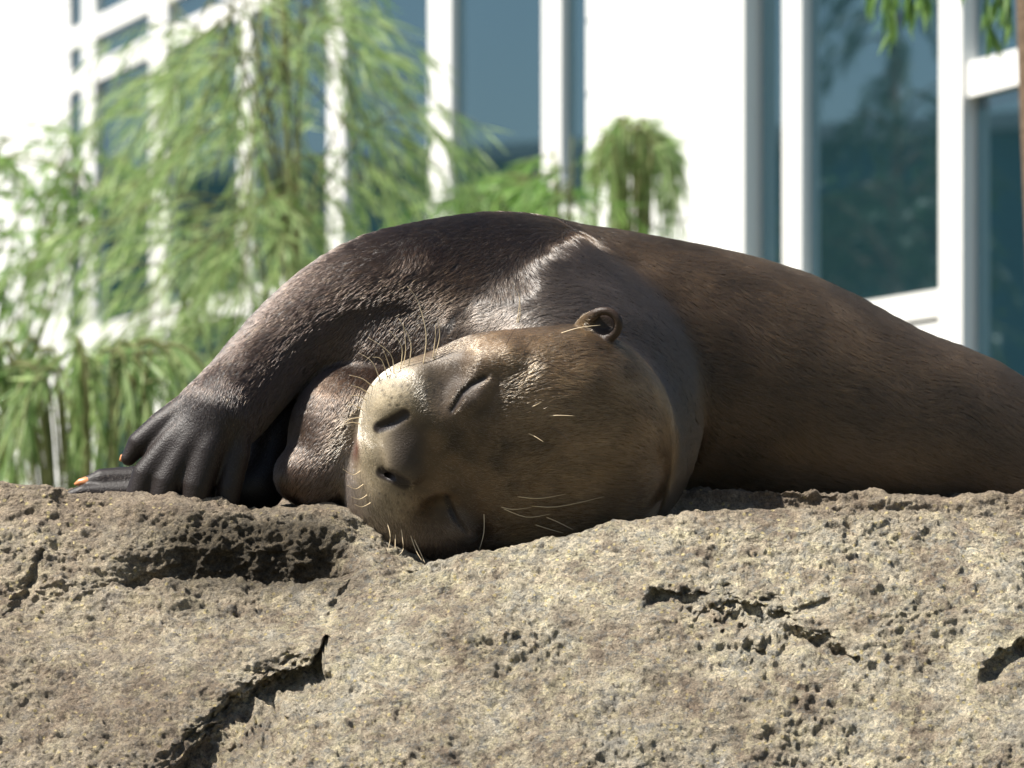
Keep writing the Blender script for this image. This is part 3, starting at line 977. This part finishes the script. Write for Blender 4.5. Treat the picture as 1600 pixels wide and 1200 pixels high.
def glass_mat():
    m, nt, b = new_mat('tinted_glass')
    tc = nt.nodes.new('ShaderNodeTexCoord')
    nz = nt.nodes.new('ShaderNodeTexNoise'); nz.inputs['Scale'].default_value = 1.3
    nt.links.new(tc.outputs['Object'], nz.inputs['Vector'])
    mx = nt.nodes.new('ShaderNodeMixRGB')
    mx.inputs[1].default_value = (0.008, 0.022, 0.028, 1); mx.inputs[2].default_value = (0.012, 0.032, 0.040, 1)
    nt.links.new(nz.outputs['Fac'], mx.inputs[0]); nt.links.new(mx.outputs[0], b.inputs['Base Color'])
    b.inputs['Roughness'].default_value = 0.015
    b.inputs['IOR'].default_value = 3.2
    b.inputs['Specular Tint'].default_value = (0.62, 0.86, 1.0, 1)
    bp = nt.nodes.new('ShaderNodeBump'); bp.inputs['Strength'].default_value = 0.02; bp.inputs['Distance'].default_value = 0.01
    nt.links.new(nz.outputs['Fac'], bp.inputs['Height']); nt.links.new(bp.outputs[0], b.inputs['Normal'])
    return m
m_glass = glass_mat()

def bx(name, args, mat, parent):
    V, F = wall_box(*args)
    return mesh_obj(name, V, F, mat, parent)

TOP = 3.3
bld = empty('building', wp(0, -2.5, GZ))
tag(bld, 'white clad building with tall tinted windows behind the plants', 'building')
sA, sB = s_at(-900), s_at(2300)
# core set back behind cladding, and roof
bx('core_wall', (sA, sB, -5.0, -0.12, GZ - 0.1, TOP), m_inner, bld)
rf = bx('roof', (sA - 0.15, sB + 0.15, -5.1, 0.12, TOP, TOP + 0.16), m_roof, bld)

def cladding(px0, px1, z0, z1):
    h = 0.165
    z = z0
    s0, s1 = s_at(px0), s_at(px1)
    while z < z1 - 1e-6:
        zt = min(z + h, z1)
        # each board: a thin lapped profile, joint recessed
        V, F = wall_box(s0, s1, -0.12, -0.004, z, zt - 0.006)
        ob = mesh_obj('cladding_board', V, F, m_white, bld)
        z = zt
def window(px0, px1, z0, z1, mull, trans, recess=0.014):
    """mull: list of (px left, px right of the white face); trans: heights of transoms"""
    s0, s1 = s_at(px0), s_at(px1)
    w = bx('window', (s0, s1, -0.115, -recess - 0.012, z0, z1), m_gasket, bld)
    edges = [s0]
    for (a, b_) in mull: edges += [s_at(a), s_at(b_)]
    edges.append(s1)
    for k in range(len(mull)):
        V, F = wall_box(edges[1 + 2 * k], edges[2 + 2 * k], -recess - 0.01, 0.004, z0, z1)
        mesh_obj('mullion', V, F, m_frame, w)
    cuts = [z0] + sorted(trans) + [z1]
    for k in range(0, len(edges), 2):
        e0, e1 = edges[k], edges[k + 1]
        if e1 - e0 < 0.02: continue
        for za, zb in zip(cuts[:-1], cuts[1:]):
            lo = za + (0.03 if za != z0 else 0.045); hi = zb - (0.03 if zb != z1 else 0.045)
            V, F = wall_box(e0 + 0.004, e1 - 0.004, -recess - 0.011, -recess, lo, hi)
            mesh_obj('pane', V, F, m_glass, w)
        for t in trans:
            V, F = wall_box(e0, e1, -recess - 0.01, 0.001, t - 0.032, t + 0.032)
            mesh_obj('transom', V, F, m_frame, w)
        for za, zb in ((z0, z0 + 0.05), (z1 - 0.05, z1)):
            V, F = wall_box(e0, e1, -recess - 0.01, 0.0015, za, zb)
            mesh_obj('window_sill' if za == z0 else 'window_head', V, F, m_frame, w)
    return w

ZS = 0.42
Z1 = 2.9
# left white wall, left window band, white wall, right window, far right window
cladding(-900, 106, GZ, TOP)
cladding(106, 914, GZ, ZS - 0.004); cladding(106, 914, Z1 + 0.004, TOP)
window(108, 912, ZS, Z1, [(130, 149), (236, 262), (374, 394), (514, 539), (672, 706), (850, 878)], [0.93, 1.76, 1.90])
cladding(914, 1150, GZ, TOP)
V, F = wall_box(s_at(1150), s_at(1176), -0.12, 0.02, GZ, TOP); mesh_obj('corner_trim', V, F, m_frame, bld)
cladding(1178, 1476, GZ, 0.58); cladding(1178, 1476, Z1 + 0.004, TOP)
window(1178, 1476, 0.585, Z1, [(1226, 1254)], [], 0.016)
V, F = wall_box(s_at(1477), s_at(1512), -0.12, 0.012, GZ, TOP); mesh_obj('corner_trim', V, F, m_frame, bld)
cladding(1513, 2300, GZ, -0.2); cladding(1513, 2300, Z1 + 0.004, TOP)
window(1513, 2300, -0.195, Z1, [(1640, 1680), (1850, 1900), (2100, 2160)], [1.01], 0.016)

# ================================================================== what the panes mirror
def mirror(px, py, dist):
    """point met by the view ray after bouncing off the wall's glass, dist metres on"""
    D = depth_at(px)
    p = at(px, py, D); v = (p - Vector((0, CAMY, 0))).normalized()
    r = v - 2 * v.dot(WN) * WN
    return p + r * dist

# ---- far teal hall with a pale roof edge, seen only as a reflection
m_teal = simple('teal_sheet_metal', (0.035, 0.14, 0.20), 0.55, 0.4, 0.15, 0.6)
m_pale = simple('pale_roof_sheet', (0.55, 0.57, 0.58), 0.5, 0.4, 0.1, 0.8)
a = mirror(60, 255, 46); b_ = mirror(1700, 255, 46)
mid = (a + b_) / 2; dirn = (b_ - a); dirn.z = 0; half = dirn.length / 2 + 10; dirn.normalize()
nrm = Vector((-dirn.y, dirn.x, 0))
if nrm.dot(mid - WO) < 0: nrm = -nrm
hz = mid.z
hall = empty('storage_hall', (mid.x, mid.y, GZ))
tag(hall, 'teal sheet metal hall with pale roof edge, mirrored in the window panes', 'building')
def obox(c, u, n, hu, d0, d1, z0, z1):
    V = [Vector((c.x, c.y, 0)) + u * su + n * dn + Vector((0, 0, z)) for z in (z0, z1) for su, dn in ((-hu, d0), (hu, d0), (hu, d1), (-hu, d1))]
    return V, [(3, 2, 1, 0), (4, 5, 6, 7), (0, 1, 5, 4), (1, 2, 6, 5), (2, 3, 7, 6), (3, 0, 4, 7)]
V, F = obox(mid, dirn, nrm, half, 0, 9, GZ, hz); mesh_obj('wall', V, F, m_teal, hall)
V, F = obox(mid, dirn, nrm, half + 0.3, -0.35, 9.4, hz + 0.02, hz + 0.2); mesh_obj('roof', V, F, m_pale, hall)

# ================================================================== PLANTS
m_bark = simple('plant_bark', (0.13, 0.09, 0.06), 0.9, 0.2, 0.35, 60, 0.5)
m_twig = simple('green_twig', (0.12, 0.13, 0.045), 0.7, 0.3, 0.25, 60)
m_leafA = leaf_mat('leaf_bright', (0.10, 0.20, 0.045), (0.34, 0.44, 0.20))
m_leafB = leaf_mat('leaf_mid', (0.07, 0.18, 0.035), (0.24, 0.38, 0.12))
m_leafD = leaf_mat('leaf_dark', (0.015, 0.045, 0.018), (0.035, 0.085, 0.03), 0.2)

def leaf(mb, p, d, L, w):
    d = d.normalized()
    s = d.cross(Vector((random.uniform(-1, 1), random.uniform(-1, 1), random.uniform(-1, 1))))
    if s.length < 1e-4: return
    s.normalize(); n = d.cross(s) * (w * 0.25)
    m_ = p + d * L * 0.45
    mb.add([p, m_ + s * w + n, p + d * L - n * 2, m_ - s * w + n, m_], [(0, 1, 4), (1, 2, 4), (2, 3, 4), (3, 0, 4)])

def spray(lf, tw, p0, d0, length, nl, ll, lw, droop=0.6, spread=0.35, tr=0.0018):
    """a hanging twig with narrow leaves along it"""
    d = d0.normalized(); p = Vector(p0); pts = [p.copy()]
    n = 7
    for i in range(n):
        d = (d + Vector((random.gauss(0, .06), random.gauss(0, .06), -droop / n * (1.2)))).normalized()
        p = p + d * (length / n); pts.append(p.copy())
    tw.tube(pts, [tr * (1 - 0.75 * i / n) for i in range(n + 1)], 4)
    for k in range(nl):
        t = random.random() ** 0.85 * n
        i = min(int(t), n - 1); q = pts[i].lerp(pts[i + 1], t - i)
        dd = (pts[i + 1] - pts[i]).normalized()
        ld = dd * 0.75 + Vector((random.gauss(0, spread), random.gauss(0, spread), random.gauss(0, spread * 0.7) - 0.35))
        leaf(lf, q, ld, ll * random.uniform(0.6, 1.2), lw)

def plant(name, label, base, limbs, leafm, cat='tree', group=None, barkm=None):
    """limbs: list of dicts(pts, r0, sprays=[(t range, n, dir fn, length, nl, ll, lw, droop)])"""
    root = empty(name, base)
    tag(root, label, cat, group)
    return root

def limb_path(a, b, sag, n=8):
    m_ = (a + b) / 2 + Vector((0, 0, sag))
    return bez(a, m_, b, n)

# ---- P1: weeping tree behind the stretched arm
def weeping_tree(name, label, base, crown, targets, leafm, D, cat='tree', nspray=(3, 5), L=(0.16, 0.30), nl=24, ll=0.085, lw=0.0020, trunk_r=0.012, fan=0.0, droop=0.9):
    root = empty(name, base); tag(root, label, cat)
    tr = MB(); tw = MB(); lf = MB()
    pts = bez(base + Vector((0, 0, -0.05)), (base + crown) / 2 + Vector((0.06, 0.05, 0.1)), crown, 10)
    tr.tube(pts, [trunk_r * (1 - 0.6 * i / 9) for i in range(10)], 8)
    for (q, dx) in targets:
        st = pts[random.randint(5, 9)]
        lp = limb_path(st, q, 0.12 * (q - st).length + 0.05, 9)
        tr.tube(lp, [trunk_r * 0.2 * (1 - 0.8 * i / 8) + 0.0008 for i in range(9)], 5)
        for k in range(random.randint(*nspray)):
            t = random.uniform(3.0, 8.0); i = min(int(t), 7)
            p0 = lp[i].lerp(lp[i + 1], t - i)
            d0 = Vector((dx + random.gauss(0, 0.35), random.gauss(0, 0.3), random.uniform(-0.5, 0.35)))
            spray(lf, tw, p0, d0, random.uniform(*L), nl, ll, lw, droop)
    tr.build('trunk', m_twig, root); tw.build('twigs', m_twig, root); lf.build('crown', leafm, root, False)
    return root

random.seed(21)
DA = 8.6
tg = []
for k in range(27):
    px = random.uniform(250, 620); py = random.uniform(-90, 330) + abs(px - 420) * 0.28
    tg.append((at(px, py, DA + random.uniform(-0.5, 0.9)), (px - 420) / 260.0))
for k in range(26):
    px = random.uniform(150, 480); py = random.uniform(330, 520)
    tg.append((at(px, py, DA + random.uniform(-0.5, 0.6)), (px - 400) / 260.0))
base = at(470, 0, DA + 0.3); base.z = GZ
weeping_tree('weeping_tree', 'tall weeping tree with feathery green leaves rising behind the stretched forearm', base, at(430, -160, DA + 0.2), tg, m_leafA, DA)

# ---- P2: fine sprigs against the white wall on the left
random.seed(5)
DB = 9.6
tg = []
for k in range(20):
    px = random.uniform(-60, 215); py = random.uniform(190, 330) + (40 if px < 60 else 0)
    tg.append((at(px, py, DB + random.uniform(-0.4, 0.4)), random.uniform(-0.7, 0.1)))
base = at(-130, 0, DB); base.z = GZ
weeping_tree('sapling', 'slender sapling with small loose leaves in front of the white wall end', base, at(-40, 270, DB), tg, m_leafB, DB, 'tree', (3, 5), (0.10, 0.24), 26, 0.035, 0.0040, 0.018, droop=0.8)

# ---- P3: arching clump at the lower left
def arching_clump(name, label, base, arcs, leafm, nl, ll, lw, cat='shrub'):
    root = empty(name, base); tag(root, label, cat)
    tr = MB(); tw = MB(); lf = MB()
    for (top, tip) in arcs:
        b0 = base + Vector((random.uniform(-.05, .05), random.uniform(-.05, .05), -0.03))
        up = bez(b0, Vector((top.x * 0.5 + base.x * 0.5, top.y * 0.5 + base.y * 0.5, top.z * 0.9)), top, 9)
        dn = bez(top, Vector((tip.x * 0.7 + top.x * 0.3, tip.y * 0.6 + top.y * 0.4, top.z + 0.03)), tip, 9)
        tw.tube(up, [0.004 - 0.0002 * i for i in range(9)], 5)
        tw.tube(dn, [0.0035 * (1 - 0.09 * i) for i in range(9)], 4)
        for k in range(nl):
            t = random.random() * 8; i = min(int(t), 7); q = dn[i].lerp(dn[i + 1], t - i)
            dd = (dn[i + 1] - dn[i]).normalized()
            leaf(lf, q, dd * 0.7 + Vector((random.gauss(0, .25), random.gauss(0, .25), -0.55 + random.gauss(0, .2))), ll * random.uniform(.6, 1.25), lw)
    tw.build('stems', m_twig, root); lf.build('crown', leafm, root, False)
    return root
random.seed(9)
DC = 7.4
arcs = []
for k in range(34):
    tx = random.uniform(40, 240); ty = random.uniform(520, 590) + abs(tx - 150) * 0.15
    ex = tx + (tx - 140) * random.uniform(0.5, 1.4) + random.gauss(0, 25); ey = random.uniform(640, 800)
    dd = DC + random.uniform(-.25, .25)
    arcs.append((at(tx, ty, dd), at(ex, ey, dd + random.uniform(-.15, .15))))
for k in range(10):
    tx = random.uniform(-60, 60); ty = random.uniform(530, 580)
    arcs.append((at(tx, ty, DC), at(tx + random.gauss(-20, 20), random.uniform(650, 780), DC + random.uniform(-.15, .15))))
base = at(150, 0, DC); base.z = GZ
arching_clump('arching_shrub', 'low shrub with arching fronds hanging down behind the far forepaw', base, arcs, m_leafA, 28, 0.085, 0.0024)

# ---- P4: upright sprays beside the white wall and the rounded weeping shrub
random.seed(13)
DE = 9.2
tg = []
for k in range(22):
    px = random.uniform(690, 905); py = 330 - (px - 690) * 0.62 * random.uniform(0.4, 1.15)
    tg.append((at(px, py + 10, DE + random.uniform(-.3, .3)), -0.55))
base = at(840, 0, DE); base.z = GZ
weeping_tree('leaning_bush', 'loose green bush with slanting sprays in front of the middle windows', base, at(870, 330, DE), tg, m_leafB, DE, 'shrub', (6, 9), (0.12, 0.24), 26, 0.07, 0.003, 0.02, droop=0.9)
arcs = []
DF = 9.6
for k in range(46):
    an = random.uniform(-1, 1)
    tx = 985 + an * 40; ty = 178 + an * an * 40 + random.uniform(0, 30)
    ex = 990 + an * 70 + random.gauss(0, 12); ey = random.uniform(250, 430)
    dd = DF + random.uniform(-.12, .12)
    arcs.append((at(tx, ty, dd), at(ex, ey, dd + random.uniform(-.08, .08))))
base = at(985, 0, DF); base.z = GZ
arching_clump('weeping_shrub', 'round topped weeping shrub standing against the white wall panel', base, arcs, m_leafA, 26, 0.075, 0.0021)

# ---- P6: tree at the right edge, only its trunk edge and a few hanging tips show
random.seed(17)
DG = 7.0
root = empty('leaning_tree', at(1680, 0, DG)); root.location.z = GZ
tag(root, 'dark leaning tree trunk with hanging leaf tips in front of the right window', 'tree')
tr = MB(); tw = MB(); lf = MB()
tb = at(1680, 0, DG); tb.z = GZ - 0.05
path = [tb, at(1655, 800, DG), at(1640, 400, DG), at(1627, 150, DG), at(1618, -60, DG), at(1600, -420, DG)]
tr.tube(path, [0.040, 0.036, 0.033, 0.031, 0.029, 0.022], 10)
for (px, py, dx) in [(1385, -40, .05), (1400, -25, 0), (1420, -45, .1), (1370, -60, -.2), (1540, -30, 0), (1560, -45, .05), (1575, -30, -.05), (1440, -70, .0), (1500, -80, .0)]:
    q = at(px, py, DG + random.uniform(-.2, .2))
    lp = limb_path(path[4].lerp(path[5], random.random()), q, 0.12, 8)
    tr.tube(lp, [0.007 * (1 - .1 * i) for i in range(8)], 5)
    for k in range(2):
        spray(lf, tw, q, Vector((dx + random.gauss(0, .08), 0, -1)), random.uniform(.035, .075), 14, 0.045, 0.003, .5, .18)
tr.build('trunk', m_bark, root); tw.build('twigs', m_twig, root); lf.build('crown', m_leafB, root, False)

# ---- trees mirrored in the right window
random.seed(31)
def mirrored_tree(name, label, px, py_top, dist, rx, n, leafm, ll, lw):
    top = mirror(px, py_top, dist)
    base = Vector((top.x, top.y, GZ))
    root = empty(name, base); tag(root, label, 'tree')
    tr = MB(); tw = MB(); lf = MB()
    tr.tube([base + Vector((0, 0, -.05)), base.lerp(top, .5), top], [0.05, 0.035, 0.008], 8)
    for k in range(n):
        h = random.random()
        z = GZ + (top.z - GZ) * (0.35 + 0.65 * h)
        r = rx * (1.1 - h) + 0.05
        an = random.uniform(0, 6.283)
        c = Vector((base.x, base.y, z))
        e = c + Vector((math.cos(an) * r, math.sin(an) * r, random.uniform(0, .25)))
        lp = limb_path(c, e, 0.08, 6)
        tr.tube(lp, [0.008 * (1 - .14 * i) for i in range(6)], 4)
        for j in range(4):
            spray(lf, tw, lp[random.randint(2, 5)], Vector((math.cos(an), math.sin(an), random.uniform(-.6, .2))), random.uniform(.15, .35), 24, ll, lw, 1.0)
    tr.build('trunk', m_bark, root); tw.build('twigs', m_twig, root); lf.build('crown', leafm, root, False)
mirrored_tree('dark_tree', 'slim dark drooping tree mirrored in the large right window pane', 1385, 20, 7.0, 0.42, 70, m_leafD, 0.07, 0.004)
def hedge(name, label, p0, p1, h, th, n):
    base = (p0 + p1) / 2; root = empty(name, Vector((base.x, base.y, GZ))); tag(root, label, 'hedge')
    tr = MB(); lf = MB()
    for k in range(24):
        q = p0.lerp(p1, (k + .5) / 24)
        tr.tube([Vector((q.x, q.y, GZ - .04)), Vector((q.x + random.uniform(-.1, .1), q.y + random.uniform(-.1, .1), GZ + h * .8))], [.02, .006], 5)
    u = (p1 - p0); u.z = 0; nn = Vector((-u.y, u.x, 0)).normalized()
    for k in range(n):
        q = p0.lerp(p1, random.random()); q = Vector((q.x, q.y, GZ + h * random.random() ** .8 + random.gauss(0, .05))) + nn * random.uniform(-th, th)
        leaf(lf, q, Vector((random.gauss(0, 1), random.gauss(0, 1), random.gauss(0, 1))), random.uniform(.05, .1), .022)
    tr.build('stems', m_bark, root); lf.build('crown', m_leafD, root, False)
pa, pb = mirror(1255, 318, 8.2), mirror(1472, 318, 8.2)
pa.z = pb.z = 0
hedge('dark_hedge', 'dense dark green hedge mirrored low in the large right window pane', pa, pb, mirror(1360, 312, 8.2).z - GZ, 0.22, 9000)
